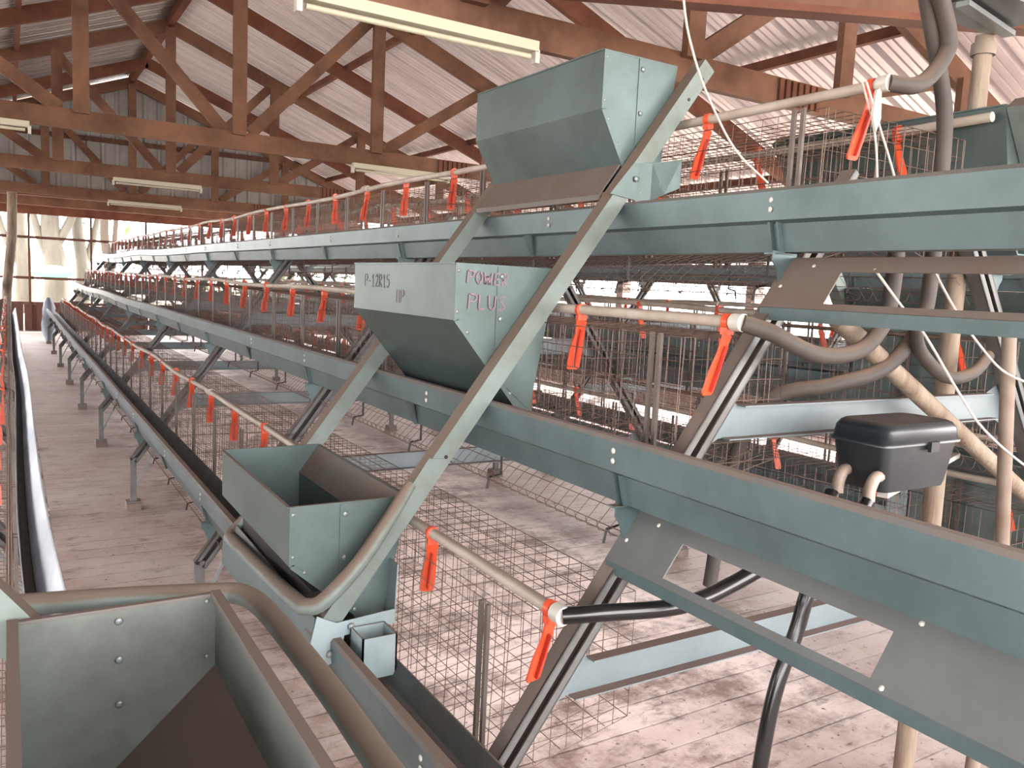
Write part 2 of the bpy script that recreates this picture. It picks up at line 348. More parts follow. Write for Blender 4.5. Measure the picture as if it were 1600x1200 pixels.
tag(MB().box(RIDGE_X-.04, RIDGE_X+.04, YN, YG-.1, RIDGE_Z-.13, RIDGE_Z-.02).build('ridge_beam', M_WOODR), 'dark wooden ridge beam along the top of the roof', 'beam')
tag(MB().box(XL+.2, XR-.2, YG-.06, YG-.02, 3.5, 3.58).build('gable_rail', M_BOARD), 'dark wooden rail across the gable sheet', 'rail')
# horizontal wind brace near the camera
t = thing('wind_brace', 'thick timber brace running across the top right near the camera', 'beam', (0, 0, 0))
MB().bar((1.55, 3.40, 2.79), (5.6, 1.27, 2.75), .06, .19).build('timber', M_WOOD, t)
MB().bar((1.95, 3.10, 2.665), (5.5, 1.24, 2.645), .1, .03).build('batten', M_WOODR, t)
tag(MB().bar((1.75, 4.1, 2.86), (2.6, 2.6, 2.95), .06, .1).build('roof_brace', M_WOODR), 'short reddish timber crossing above the near light tube', 'timber')
tag(MB().bar((1.3, 3.3, 2.84), (3.0, 3.1, 3.55), .05, .11).build('roof_brace', M_WOODR), 'slanting timber rising right above the wind brace', 'timber')
# ------------------------------------------------------------------ light tubes
def tube_light(x0, x1, y, z, lab):
    t = thing('tube_light', lab, 'light', ((x0+x1)/2, y, z), 0, 'fluorescent tube lights under the trusses'); h = (x1-x0)/2
    MB().box(-h, h, -.03, .03, 0, .045).build('housing', M_CREAM, t)
    MB().tube([(-h+.03, 0, -.022), (h-.03, 0, -.022)], .013, 10).build('tube', M_CREAM, t)
    for s in (-1, 1): MB().box(s*h-.012, s*h+.012, -.02, .02, -.05, .01).build('lamp_holder', M_CAP, t)
tube_light(1.0, 2.12, 3.36, 2.495, 'cream tube light slanting across the top, nearest the camera')
tube_light(2.9, 3.95, 7.85, 2.5, 'cream tube light left of the top hopper, under the second truss')
tube_light(-1.05, .17, 7.85, 2.5, 'cream tube light cut off by the left picture edge')
tube_light(1.15, 2.2, 11.6, 2.5, 'small cream tube light under the third truss')
tube_light(1.45, 2.6, 15.45, 2.5, 'faint cream tube light under the farthest truss')

# ------------------------------------------------------------------ A-frames of the cage rows
def make_frame():
    t = thing('cage_frame', '', 'frame', (0, 0, 0), 0, None)
    def lx(z): return .416-(z-1.4)/1.35
    for s in (-1, 1):
        leg = MB()
        a = Vector((s*lx(.29), 0, .29)); b = Vector((s*lx(1.685), 0, 1.685))
        d = (b-a).normalized(); n = Vector((d.z*s, 0, -d.x*s))
        h = .023; y0, y1 = 0, .036; tk = .004
        for o in (-h, h):                                     # two flanges, lips and a back web: an open channel
            leg.plate([a+n*(o-tk/2)+Vector((0, y0, 0)), b+n*(o-tk/2)+Vector((0, y0, 0)), b+n*(o-tk/2)+Vector((0, y1, 0)), a+n*(o-tk/2)+Vector((0, y1, 0))], n, tk)
            l0, l1 = (o-tk/2, o+.015) if o < 0 else (o-.015, o+tk/2)
            leg.plate([a+n*l0, b+n*l0, b+n*l1, a+n*l1], (0, 1, 0), tk)
        leg.plate([a-n*h+Vector((0, y1, 0)), b-n*h+Vector((0, y1, 0)), b+n*h+Vector((0, y1, 0)), a+n*h+Vector((0, y1, 0))], (0, 1, 0), tk)
        lo = leg.build('leg', M_LEG, t)
        foot = MB(); x = s*lx(.29)
        foot.box(x-.017, x+.017, 0, .03, .05, .31); foot.box(x-.04, x+.04, -.02, .055, .042, .052)
        foot.build('foot', M_LEG, t)
        MB().bar((x+s*-.0, .02, .1), (s*(lx(.52)-.02), .02, .5), .008, .012).build('brace_rod', M_ZINC, t)
        MB().box(x-.04, x+.04, -.03, .065, 0, .043).build('foot_block', M_BLOCK, t)
    MB().box(-.24, .24, .002, .036, 1.63, 1.668).build('head_bar', M_LEG, t)
    for z in (1.135, .635):
        w = lx(z)-.02; q = []
        pr = [(-w-.03, -.075), (-w+.05, -.036), (w-.05, -.036), (w+.03, -.075), (w-.03, .065), (w-.1, .036), (-w+.1, .036), (-w+.03, .065)]
        tie = MB(); tie.plate([(x, .044, z+dz) for x, dz in pr], (0, 1, 0), .003)
        tie.box(-w+.1, w-.1, .02, .047, z+.034, z+.037); tie.box(-w+.06, w-.06, .02, .047, z-.037, z-.034)
        tie.build('cross_tie', M_TIE, t)
    return t
FRAME = make_frame(); freeze(FRAME)
first = True
for r, cx in enumerate(CX):
    for k in range(NF):
        y = F0+SP*k
        lab = 'grey steel A-frame of the %s cage row, %s from the near end' % (ROWN[r], ORD[k]); g = 'A-frames of the %s cage row' % ROWN[r]
        if first: FRAME.location = (cx, y, 0); tag(FRAME, lab, None, g); first = False
        else: dup(FRAME, (cx, y, 0), 0, lab, g)

# ------------------------------------------------------------------ wire cages: local x inward from the trough rim, z from the rim
CL = SP-.065
def make_cage(BX):
    t = thing('wire_cage', '', 'cage', (0, 0, 0), 0, None); L = CL; R = .00095
    FX, TZ, BZ, FZ = .175, .20, -.075, -.105
    g = MB()                                                    # front grid with stiffener strips
    n = 40
    for i in range(n+1): y = L*i/n; g.wire([(FX, y, FZ), (FX+.01, y, TZ)], R)
    for i in range(6): z = FZ+.05+(TZ-FZ-.05)*i/5; g.wire([(FX+.005, 0, z), (FX+.005, L, z)], R*1.2)
    g.build('front_grid', M_WIRE, t)
    g = MB(); g2 = MB()
    for i in range(n+1): y = L*i/n; g.wire([(.245, y, TZ), (BX, y, TZ)], R)
    for i in range(6): x = .245+(BX-.245)*i/5; g.wire([(x, 0, TZ), (x, L, TZ)], R*1.2)
    g.build('top_grid', M_WIRE, t)
    for i in range(n+1): y = L*i/n; g2.wire([(BX, y, BZ), (BX, y, TZ)], R)
    for i in range(6): z = BZ+(TZ-BZ)*i/5; g2.wire([(BX, 0, z), (BX, L, z)], R*1.2)
    g2.build('rear_grid', M_WIRE, t)
    g = MB(); nf = 48                                           # sloping floor that runs out into the egg tray
    for i in range(nf+1):
        y = L*i/nf; g.wire([(BX, y, BZ), (FX, y, FZ-.035), (.115, y, -.182), (.075, y, -.222), (.052, y, -.215), (.045, y, -.195)], R)
    for x, z in ((BX, BZ), (BX-.06, -.083), (BX-.12, -.094), (.32, -.105), (.26, -.118), (.2, -.131), (.15, -.152), (.115, -.182), (.075, -.222), (.045, -.195)):
        g.wire([(x, 0, z), (x, L, z)], R*1.25)
    g.build('floor_grid', M_WIRE, t)
    for q in range(5):
        y = min(L, .4925*q) if q < 4 else L-.002; g = MB()
        for i in range(9): x = FX+(BX-FX)*i/8; g.wire([(x, y, FZ-.03+(.06)*i/8), (x, y, TZ)], R)
        for i in range(7): z = BZ+(TZ-BZ)*i/6; g.wire([(FX+.005, y, z), (BX, y, z)], R)
        g.build('side_grid', M_WIRE, t)
    for q in range(4):
        y = .4925*q+.05; u = MB(); u.box(FX-.012, FX-.004, y, y+.01, -.13, TZ+.005); u.box(FX-.012, FX-.004, y+.026, y+.036, -.13, TZ+.005); u.build('upright', M_UPR, t)
        h = MB(); h.wire([(.085, y, -.134), (.085, y, -.2), (.05, y, -.206), (.044, y, -.235)], .004); h.build('tray_hook', M_DARK, t)
    return t
CAGES = {'deep': make_cage(.49), 'shallow': make_cage(.435)}
for c_ in CAGES.values(): freeze(c_)
used = set()
def side_origin(cx, side, off): return (cx-off, 0) if side == 'left' else (cx+off, math.pi)
for r, cx in enumerate(CX):
    for side in (('left', 'right') if r else ('right',)):
        for tn, off, rz in TIERS:
            for k in range(8):
                x, rot = side_origin(cx, side, off+(.07 if r == 0 else 0)); y = F0+.052+SP*k+(0 if side == 'left' else CL)
                lab = 'wire mesh cage, %s tier, %s row %s side, %s from the near end' % (tn, ROWN[r], side, ORD[k]); g = 'wire cages of the %s row' % ROWN[r]
                kd = 'shallow' if tn == 'top' else 'deep'; c_ = CAGES[kd]
                if kd not in used: c_.location = (x, y, rz); c_.rotation_euler = (0, 0, rot); tag(c_, lab, None, g); used.add(kd)
                else: dup(c_, (x, y, rz), rot, lab, g)

# ------------------------------------------------------------------ feed troughs
YT0 = .2
def make_trough(lab, loc, rot, g, slim=False):
    t = thing('feed_trough', lab, 'trough', loc, rot, g)
    L = YEND+.1-YT0
    out = [(.002, .004), (-.004, -.004), (0, -.064), (.013, -.071), (.026, -.130), (.074, -.130), (.11, -.09), (.135, -.045)]
    inn = [(.131, -.045), (.106, -.088), (.072, -.126), (.029, -.126), (.016, -.07), (.004, -.062), (.0, -.008), (.018, -.002), (.02, .004)]
    if slim:
        out = [(0, .004), (-.004, -.004), (.05, -.125), (.078, -.125), (.084, -.05)]; inn = [(.081, -.05), (.076, -.121), (.053, -.121), (.003, -.004), (.004, .002)]
    def sag(y):
        w = min(1, max(0, (y-5.5)/5)); e = max(0, (y-14.5)/2.4)
        return (.008*math.sin(.9*y+1)*w-.03*e*e, .010*math.sin(1.25*y)*w+.008*w+.03*e*e)
    ys = [L*i/60 for i in range(61)]
    MB().sweep_path(out+inn, ys, sag).build('channel', M_GALV if slim else M_STEEL, t)
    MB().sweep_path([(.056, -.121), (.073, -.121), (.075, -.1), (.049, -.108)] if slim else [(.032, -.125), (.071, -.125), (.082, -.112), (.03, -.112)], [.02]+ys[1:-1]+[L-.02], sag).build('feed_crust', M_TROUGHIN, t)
    for q in range(NF):
        y = F0-YT0+SP*q+.01
        b = MB(); b.plate([(-.004, y, -.128), (.071, y, -.136), (.022, y, -.205), (.016, y, -.185), (.008, y, -.165), (-.004, y, -.15)], (0, 1, 0), .004)
        b.box(.0, .07, y, y+.03, -.136, -.132)
        for dy in (0, .022): b.plate([(.0, y+dy, -.068), (.018, y+dy, -.134), (.03, y+dy, -.134), (.016, y+dy, -.068)], (0, 1, 0), .006)
        b.build('support_bracket', M_STEEL, t)
        y2 = y+SP/2
        if q < NF-1:
            gsst = MB(); gsst.plate([(.003, y2-.024, -.066), (.003, y2+.024, -.066), (.026, y2+.006, -.131), (.026, y2-.006, -.131)], (-1, 0, -.3), .006); gsst.build('gusset', M_STEEL, t)
            bo = MB()
            for z in (-.022, -.042):
                bo.ball((-.004, y2-.12, z), .006, .5, 1, 1)
                bo.ball((-.004, y+.02, z), .006, .5, 1, 1)
            bo.build('bolts', M_CAP, t)
    return t
TROUGHS = {}
for r, cx in enumerate(CX):
    for side in (('left', 'right') if r else ('right',)):
        for tn, off, rz in TIERS:
            x, rot = side_origin(cx, side, off)
            lab = 'long grey steel feed trough, %s tier, %s row %s side' % (tn, ROWN[r], side); g = 'feed troughs of the %s row' % ROWN[r]
            y0 = YT0 if side == 'left' else F0+SP*8+1.03
            pk = 'slim' if r == 0 else 'full'
            if pk not in TROUGHS:
                p = make_trough(lab, (x, y0, rz), rot, g, r == 0); freeze(p); TROUGHS[pk] = p
            else: dup(TROUGHS[pk], (x, y0, rz), rot, lab, g)

# ------------------------------------------------------------------ water pipes and drinkers
PO, PZ = .22, .238
def make_pipe(lab, loc, rot, g):
    t = thing('water_pipe', lab, 'pipe', loc, rot, g); L = YEND-1.14
    pts = [(.008*math.sin(i*1.7)*min(1, i/8), L*i/40, .008*math.sin(i*1.1+.5)*min(1, i/10)) for i in range(41)]
    MB().tube(pts, .0125, 10).build('pipe', M_PVC, t)
    MB().tube([(0, -.01, 0), (0, .016, 0)], .018, 14).build('end_socket', M_CAP, t)
    for y in (3.0, 6.0, 9.0, 12.0): 
        j = int(y/L*40); p = pts[j]; MB().tube([(p[0], y-.03, p[2]), (p[0], y+.03, p[2])], .017, 10).build('coupling', M_PVC, t)
    return t
pipe0 = None
for r, cx in enumerate(CX):
    for side in (('left', 'right') if r else ('right',)):
        for tn, off, rz in TIERS:
            x, rot = side_origin(cx, side, off-PO+(.07 if r == 0 else 0))
            lab = 'pale water pipe over the %s cages, %s row %s side' % (tn, ROWN[r], side); g = 'water pipes of the %s row' % ROWN[r]
            loc = (x, 1.14 if side == 'left' else YEND+.03, rz+PZ)
            if not pipe0: pipe0 = make_pipe(lab, loc, rot, g); freeze(pipe0)
            else: dup(pipe0, loc, rot, lab, g)
def make_drinker():
    t = thing('drinker', '', 'drinker', (0, 0, 0), 0, None)
    c = MB(); c.tube([(0, -.007, 0), (0, .007, 0)], .0165, 12, True); c.box(-.012, .012, -.008, .008, -.026, -.012); c.build('clip', M_ORANGE, t)
    b = MB()
    pr = [(-.013, -.02), (.015, -.028), (.013, -.042), (.016, -.1), (.016, -.148), (.010, -.152), (-.014, -.152), (-.017, -.146), (-.017, -.1), (-.010, -.06)]
    b.plate([(x*1.05, (-z-.02)*.3, z) for x, z in pr], (0, -1, -.3), .005)
    b.build('blade', M_ORANGE, t)
    r = MB(); r.bar((0, -.002, -.05), (0, .028, -.145), .004, .008, (0, 1, .3)); r.build('rib', M_RED, t)
    return t
D0 = make_drinker(); freeze(D0)
blade_far = [x for x in KC[D0.name] if x.name.startswith('blade')][0]
first = True
for r, side, tiers in ((1, 'left', TIERS), (1, 'right', TIERS), (0, 'right', TIERS[2:]), (2, 'left', TIERS[1:2])):
    for tn, off, rz in tiers:
        for k in range(32):
            x, rot = side_origin(CX[r], side, off-PO+(.07 if r == 0 else 0)); y = 1.172+.4925*k+(0 if side == 'left' else .246)
            lab = 'orange drinker, %s pipe, %s row %s side, %s from the near end' % (tn, ROWN[r], side, ORD[k]); g = 'orange drinkers of the %s row, %s side' % (ROWN[r], side)
            if first: D0.location = (x, y, rz+PZ); tag(D0, lab, None, g); first = False
            else:
                rj = rot+random.uniform(-.25, .25)
                dup(D0, (x, y, rz+PZ), rj, lab, g)

# ------------------------------------------------------------------ feeder cart (local origin: row centre line at y=0, left-hand side)
def STROKES(txt):
    S = {'P': [[(0, 0), (.05, 1)], [(.05, 1), (.5, .98), (.62, .75), (.45, .52), (.05, .5)]],
         'O': [[(.3, 0), (.05, .3), (.08, .75), (.35, 1), (.6, .7), (.58, .3), (.3, 0)]],
         'W': [[(0, 1), (.15, 0), (.35, .7), (.55, 0), (.75, 1)]],
         'E': [[(.55, .95), (.1, .95), (.05, .5), (.45, .52)], [(.05, .5), (.05, .02), (.55, .05)]],
         'R': [[(0, 0), (.03, 1), (.45, .95), (.5, .65), (.03, .5), (.55, 0)]],
         'L': [[(.05, 1), (.02, .02), (.5, .05)]], 'U': [[(0, 1), (.05, .2), (.28, 0), (.5, .2), (.55, 1)]],
         'S': [[(.55, .9), (.25, 1), (.05, .78), (.3, .5), (.52, .25), (.28, 0), (0, .1)]],
         '-': [[(.05, .45), (.4, .45)]], '1': [[(.05, .75), (.25, 1), (.25, 0)], [(.05, 0), (.45, 0)]],
         '2': [[(.05, .8), (.3, 1), (.5, .75), (.05, .02), (.55, .05)]],
         '5': [[(.5, 1), (.08, 1), (.05, .58), (.4, .6), (.5, .25), (.25, 0), (0, .1)]],
         'H': [[(0, 0), (.02, 1)], [(.5, 0), (.5, 1)], [(0, .5), (.5, .52)]], ' ': []}
    x = 0; out = []
    for ch in txt:
        for st in S[ch]: out.append([(x+a, b) for a, b in st])
        x += {'W': .95, 'I': .3, ' ': .5}.get(ch, .78)
    return out
def writing(txt, origin, ux, uz, h, nrm, r):
    b = MB(); o = Vector(origin); ux = Vector(ux); uz = Vector(uz); nrm = Vector(nrm)
    for st in STROKES(txt):
        pts = [o+ux*(x*h)+uz*(z*h)+nrm*.0008 for x, z in st]
        for p, q in zip(pts, pts[1:]): b.bar(p, q, r*2, .0008, nrm)
    return b
def make_cart(cx, loc, rot, lab, top_dz=0, front=True):
    t = thing('feeder_cart', lab, 'feeder cart', loc, rot, 'wheeled feeder carts')
    X = lambda x: x-1.84                                       # measured on the centre row
    YA, YB = 1.775, 2.445
    def xr(z): return X(1.156+(z-1.4)/1.35)
    for nm, y0, y1 in (('near', 1.72, 1.766), ('far', 2.450, 2.50)):
        p = MB(); zb, zt = .60, 2.045+top_dz; w = .056
        d = Vector((1/1.35, 0, 1)).normalized(); n = Vector((d.z, 0, -d.x))*w*.8
        a = Vector((xr(zb), y0, zb)); b = Vector((xr(zt), y0, zt)); Y = Vector((0, y1-y0, 0)); hz = Vector((w, 0, 0))
        p.hexa([a, a+hz, a+hz+Y, a+Y, b, b+n, b+n+Y, b+Y])
        post = p.build('post', M_POST, t)
        ho = MB()
        for z in ((1.99+top_dz, 1.93+top_dz, .99, .965) if nm == 'near' else (1.9,)):
            ho.tube([(xr(z)+.035, y0-.001, z), (xr(z)+.035, y0+.002, z)], .005, 8)
        ho.build('bolt_holes', M_DARK, post)
        if nm == 'near':
            g = MB(); g.plate([(xr(.98)-.004, y0-.003, .99), (xr(.98)+.05, y0-.003, .985), (xr(.86)+.03, y0-.003, .87), (xr(.86)-.004, y0-.003, .86)], (0, 1, 0), .003); g.build('doubler_plate', M_POST, post)
    # hoppers: (outer wall x, rim z, crease z, toe x, toe z, back x at rim, back x low, low z)
    HS = [('top', 1.328, 2.025, 1.876, 1.428, 1.70, 1.58, 1.532, 1.70),
          ('mid', .920, 1.453, 1.316, 1.106, 1.095, 1.215, 1.150, 1.085),
          ('low', .526, .887, .752, .700, .60, .815, .757, .60)]
    for nm, ox, zt, zc, tx, tz, bx, bx2, bz in HS:
        dz = top_dz if nm == 'top' else 0
        zt += dz; zc += dz
        s = .0025
        body = MB()
        ring_o = [(X(ox), zt), (X(ox), zc), (X(tx), tz), (X(bx2), bz), (X(bx2), {'top': 1.85, 'mid': 1.335, 'low': .805}[nm]+dz), (X(bx), zt)]
        ring_i = [(x+s*(1 if i < 3 else -1), z) for i, (x, z) in enumerate(ring_o)]
        def wall(i, j): body.add([(ring_o[i][0], YA, ring_o[i][1]), (ring_o[j][0], YA, ring_o[j][1]), (ring_o[j][0], YB, ring_o[j][1]), (ring_o[i][0], YB, ring_o[i][1]),
                                  (ring_i[i][0], YA, ring_i[i][1]), (ring_i[j][0], YA, ring_i[j][1]), (ring_i[j][0], YB, ring_i[j][1]), (ring_i[i][0], YB, ring_i[i][1])],
                                 [(0, 1, 2, 3), (7, 6, 5, 4), (0, 3, 7, 4), (1, 5, 6, 2)])
        wall(0, 1); wall(1, 2); wall(3, 4); wall(4, 5)
        hop = body.build('hopper', M_HOP, t)
        for y, nn in ((YA-.003, 0), (YB, 1)):
            e = MB(); e.plate([(x, y, z) for x, z in ring_o], (0, 1, 0), .003)
            if nn == 0:
                sx = X(ox+(.118 if nm != 'top' else .118)); lo = zc-(sx-ring_o[1][0])/(ring_o[2][0]-ring_o[1][0])*(zc-tz)
                e.plate([(sx, y-.0025, lo+.004), (ring_o[3][0], y-.0025, bz+.002), (ring_o[5][0], y-.0025, zt-.002), (sx, y-.0025, zt-.002)], (0, 1, 0), .0025)
                for (p0, p1) in ((ring_o[0], ring_o[1]), (ring_o[1], ring_o[2])):   # folded edge flange
                    e.bar((p0[0]+.006, y-.002, p0[1]), (p1[0]+.006, y-.002, p1[1]), .012, .003, (0, 1, 0))
            e.build('end_panel', M_HOP, hop)
        rvp = [(ring_o[0][0]+.008, YA-.006, zt+(zc-zt)*f, .005) for f in (.12, .85)]
        rvp += [(ring_o[1][0]+(ring_o[2][0]-ring_o[1][0])*f+.010, YA-.006, zc+(tz-zc)*f+.004, .005) for f in (.15, .5, .85)]
        rvp += [(sx+.012, YA-.007, zt+(zc-zt)*f*1.6, .007) for f in (.12, .6)]
        for rx_, ry_, rz_, rr_ in rvp: MB().ball((rx_, ry_, rz_), rr_, 1, .5, 1).build('rivet', M_ZINC, hop)
        rim = MB()
        for i in (0, 5): rim.bar((ring_o[i][0], YA, zt), (ring_o[i][0], YB, zt), .008, .004)
        for y in (YA, YB): rim.bar((ring_o[0][0], y, zt), (ring_o[5][0], y, zt), .008, .004)
        rim.build('rim', M_HOP, hop)
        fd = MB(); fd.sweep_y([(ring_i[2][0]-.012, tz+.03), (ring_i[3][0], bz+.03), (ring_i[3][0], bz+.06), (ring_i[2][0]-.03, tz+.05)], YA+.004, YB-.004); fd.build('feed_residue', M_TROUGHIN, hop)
        if nm == 'mid' and front:
            writing('POWER', (X(.952), YA-.0056, 1.408), (1, 0, -.04), (.03, 0, 1), .030, (0, -1, 0), .0022).build('marker_writing', M_INK, hop)
            writing('PLUS', (X(.958), YA-.0056, 1.345), (1, 0, -.03), (.02, 0, 1), .036, (0, -1, 0), .0022).build('marker_writing', M_INK, hop)
            writing('P-12R15', (X(ox), 2.36, 1.385), (0, -1, 0), (0, 0, 1), .036, (-1, 0, 0), .0016).build('marker_writing', M_INKD, hop)
            writing('HP', (X(ox), 2.12, 1.345), (0, -1, 0), (0, 0, 1), .036, (-1, 0, 0), .0016).build('marker_writing', M_INK, hop)
    # cover plate across the posts below the top hopper
    cp = MB(); zt, zb = 1.755+top_dz*.6, 1.655+top_dz*.6
    n = Vector((-1.35, 0, 1)).normalized()
    cp.plate([(xr(zt)-.002, YA, zt), (xr(zt)-.002, YB, zt), (xr(zb)-.002, YB, zb), (xr(zb)-.002, YA, zb)], n, .004)
    cp.plate([(xr(zb)-.006, YA, zb-.012), (xr(zb)-.006, YB, zb-.012), (xr(zb)-.006, YB, zb+.002), (xr(zb)-.006, YA, zb+.002)], (1, 0, 0), .004)
    cp.build('cover_plate', M_PLATE, t)
    # folded plate over the top trough, on the trough side of the near post
    fp = MB(); zz = top_dz*.6
    fp.plate([(xr(1.64)-.002, 1.716, 1.655+zz), (xr(1.74)-.002, 1.716, 1.742+zz), (X(1.42), 1.716, 1.742+zz), (X(1.42), 1.716, 1.645+zz)], (0, 1, 0), .003)
    fp.plate([(X(1.42), 1.716, 1.645+zz), (X(1.42), 1.716, 1.742+zz), (X(1.445), 1.69, 1.742+zz), (X(1.445), 1.69, 1.645+zz)], (.7, .7, 0), .003)
    fp.plate([(X(1.445), 1.69, 1.742+zz), (X(1.555), 1.70, 1.765+zz), (X(1.555), 1.70, 1.69+zz), (X(1.5), 1.70, 1.667+zz), (X(1.445), 1.69, 1.645+zz)], (0, 1, 0), .003)
    fp.build('folded_plate', M_HOP, t)
    bo = MB()
    for (x, z) in ((1.412, 1.70), (1.432, 1.665)): bo.ball((X(x), 1.712, z+zz), .008, 1, .6, 1)
    bo.build('bolts', M_ZINC, t)
    # handle pipe
    hp = smooth_path([(X(.63), 2.47, .69), (X(.585), 2.49, .640), (X(.556), 2.47, .618), (X(.552), 2.40, .62), (X(.549), 2.0, .645), (X(.546), 1.76, .668), (X(.552), 1.715, .674), (X(.585), 1.695, .69), (X(.665), 1.69, .77), (X(.735), 1.70, .855), (X(.80), 1.725, .93)], 5)
    MB().tube(hp, [.019-.006*max(0, (i-38)/12) for i in range(len(hp))], 12).build('handle', M_POST, t)
    # skirt plate and drive bar above the bottom trough
    sk = MB(); sk.plate([(X(.572), 1.72, .642), (X(.575), 2.5, .648), (X(.545), 2.52, .60), (X(.536), 2.5, .53), (X(.556), 1.74, .512), (X(.57), 1.72, .54)], (1, 0, -.3), .003); sk.build('skirt_plate', M_STEEL, t)
    MB().bar((X(.60), 1.78, .655), (X(.60), 2.44, .655), .03, .05).build('drive_bar', M_DARK, t)
    bp = MB(); bp.plate([(X(.575), 1.712, .648), (X(.62), 1.712, .625), (X(.765), 1.712, .635), (X(.765), 1.712, .60), (X(.64), 1.712, .592), (X(.63), 1.712, .535), (X(.60), 1.712, .528), (X(.588), 1.712, .505), (X(.55), 1.712, .535)], (0, 1, 0), .003)
    base = bp.build('base_plate', M_BASE, t)
    bb = MB()
    for x, z in ((.655, .612), (.605, .555), (.66, .585)): bb.ball((X(x), 1.708, z), .009, 1, .6, 1)
    bb.build('bolts', M_ZINC, base)
    sq = MB()
    x0, x1, y0, y1, z0, z1 = X(.652), X(.735), 1.63, 1.705, .515, .612
    for q in ((x0, x0+.004, y0, y1), (x1-.004, x1, y0, y1), (x0, x1, y0, y0+.004), (x0, x1, y1-.004, y1)): sq.box(q[0], q[1], q[2], q[3], z0, z1)
    sq.build('socket_tube', M_BASE, t)
    MB().ball((x0/2+x1/2, (y0+y1)/2, .57), .03, 1, 1, .5).build('guide_wheel', M_DARK, t)
    bk = MB(); bk.plate([(X(.765), 1.72, .60), (X(.77), 1.72, .74), (X(.77), 1.80, .74), (X(.765), 1.80, .60)], (1, 0, 0), .003); bk.build('rear_plate', M_BASE, t)
    return t
make_cart(1.84, (1.84, 0, 0), 0, 'tall grey feeder cart with three hoppers over the centre row troughs')
make_cart(1.84, (1.84, 3.6, 0), math.pi, 'grey feeder cart on the far right side of the centre row', top_dz=-.12, front=False)

# ------------------------------------------------------------------ left-hand row feeder cart at the picture's bottom left
t = thing('feeder_cart', 'large open grey hopper cart with pipe handle at the bottom left', 'feeder cart', (.12, 1.0, .6), 0, 'wheeled feeder carts')
O3 = lambda x, y, z: (x-.12, y-1.0, z-.6)
x0, x1, y0, y1, zt = -.005, .268, .5, 1.292, .9
hb = MB(); tk = .004
hb.plate([O3(x0, y1, zt), O3(x1, y1, zt), O3(x1, y1, .78), O3(x0+.16, y1, .62), O3(x0, y1, .62)], (0, 1, 0), tk)         # far wall
hb.plate([O3(x0, y0, zt), O3(x1, y0, zt), O3(x1, y0, .78), O3(x0+.16, y0, .62), O3(x0, y0, .62)], (0, -1, 0), tk)
hb.plate([O3(x1, y0, zt), O3(x1, y1, zt), O3(x1, y1, .78), O3(x1, y0, .78)], (1, 0, 0), tk)
hb.plate([O3(x0, y0, zt), O3(x0, y1, zt), O3(x0, y1, .62), O3(x0, y0, .62)], (-1, 0, 0), tk)
hop = hb.build('hopper', M_HOPL, t)
sl = MB(); sl.plate([O3(x1, y0, .782), O3(x1, y1, .782), O3(x0+.1, y1, .62), O3(x0+.1, y0, .62)], (.6, 0, -1), tk); sl.build('sloping_base', M_PLATE, hop)
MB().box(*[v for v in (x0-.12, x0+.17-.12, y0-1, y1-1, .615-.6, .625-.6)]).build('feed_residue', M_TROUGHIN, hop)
rm = MB()
for a, b in (((x0, y0), (x0, y1)), ((x1, y0), (x1, y1))): rm.bar(O3(*a, zt), O3(*b, zt), .014, .012)
for a, b in (((x0, y1), (x1, y1)), ((x0, y0), (x1, y0))): rm.bar(O3(*a, zt), O3(*b, zt), .01, .005)
rm.build('rim', M_PLATE, hop)
for x_, z, r_ in ((.13, .88, .006), (.13, .82, .006), (.13, .75, .006), (.255, .89, .004), (.255, .8, .004)): MB().ball(O3(x_, y1-.003, z), r_, 1, .5, 1).build('rivet', M_ZINC, hop)
hp = smooth_path([O3(-.12, 1.452, .87), O3(-.02, 1.447, .87), O3(.15, 1.41, .87), O3(.277, 1.372, .87), O3(.318, 1.352, .87), O3(.338, 1.29, .87), O3(.344, 1.15, .87), O3(.345, .95, .87), O3(.341, .78, .87), O3(.34, .5, .87)], 6)
MB().tube(hp, .0175, 14).build('handle', M_POST, t)
for yy in (1.30, .44):
    pb = MB(); a = Vector(O3(.02, yy, .90)); b = Vector(O3(-.72, yy, 1.9)); c = Vector(O3(.24, yy, .6)); W_ = Vector((.075, 0, 0)); Y_ = Vector((0, .05, 0))
    pb.hexa([c-W_, c, c+Y_, c-W_+Y_, b-W_, b, b+Y_, b-W_+Y_]); pb.build('post', M_POST, t)

# ------------------------------------------------------------------ end plates under the troughs at the near end
def end_plate(lab, zt, zb, ct, cb, ya, yb, y_end, m):
    t = thing('end_plate', lab, 'plate', (0, 0, 0), 0, 'slotted end plates')
    def P(z, y): return (1.424-.042+(z-1.4)/1.35, y, z)
    n = Vector((-1.35, 0, 1)).normalized(); b = MB()
    y1 = 1.225
    for za, z_b, p, q in ((zt, ct, y_end, y1), (cb, zb, y_end, y1), (ct, cb, ya, y1), (ct, cb, y_end, yb)):
        b.plate([P(za, p), P(za, q), P(z_b, q), P(z_b, p)], n, .003)
    b.build('plate', m, t)
    lp = MB(); lp.plate([P(zb, y_end), P(zb, y1), (P(zb, y1)[0]+.004, y1, zb-.026), (P(zb, y_end)[0]+.004, y_end, zb-.026)], (1, 0, .2), .003); lp.build('folded_lip', M_STEEL, t)
    for (z, y) in ((ct+.012, y1-.08), ((ct+cb)/2, y1-.025), (cb-.005, yb-.02), (ct+.02, yb-.03)): MB().ball(P(z, y), .0055, 1, 1, 1).build('bolt', M_CAP, t)
end_plate('dusty slotted plate under the top trough at the near end', 1.492, 1.385, 1.462, 1.397, 1.07, .42, .25, M_PLATE)
end_plate('grey slotted plate under the middle trough at the near end', .983, .878, .948, .889, 1.068, .645, .2, M_PLATEG)

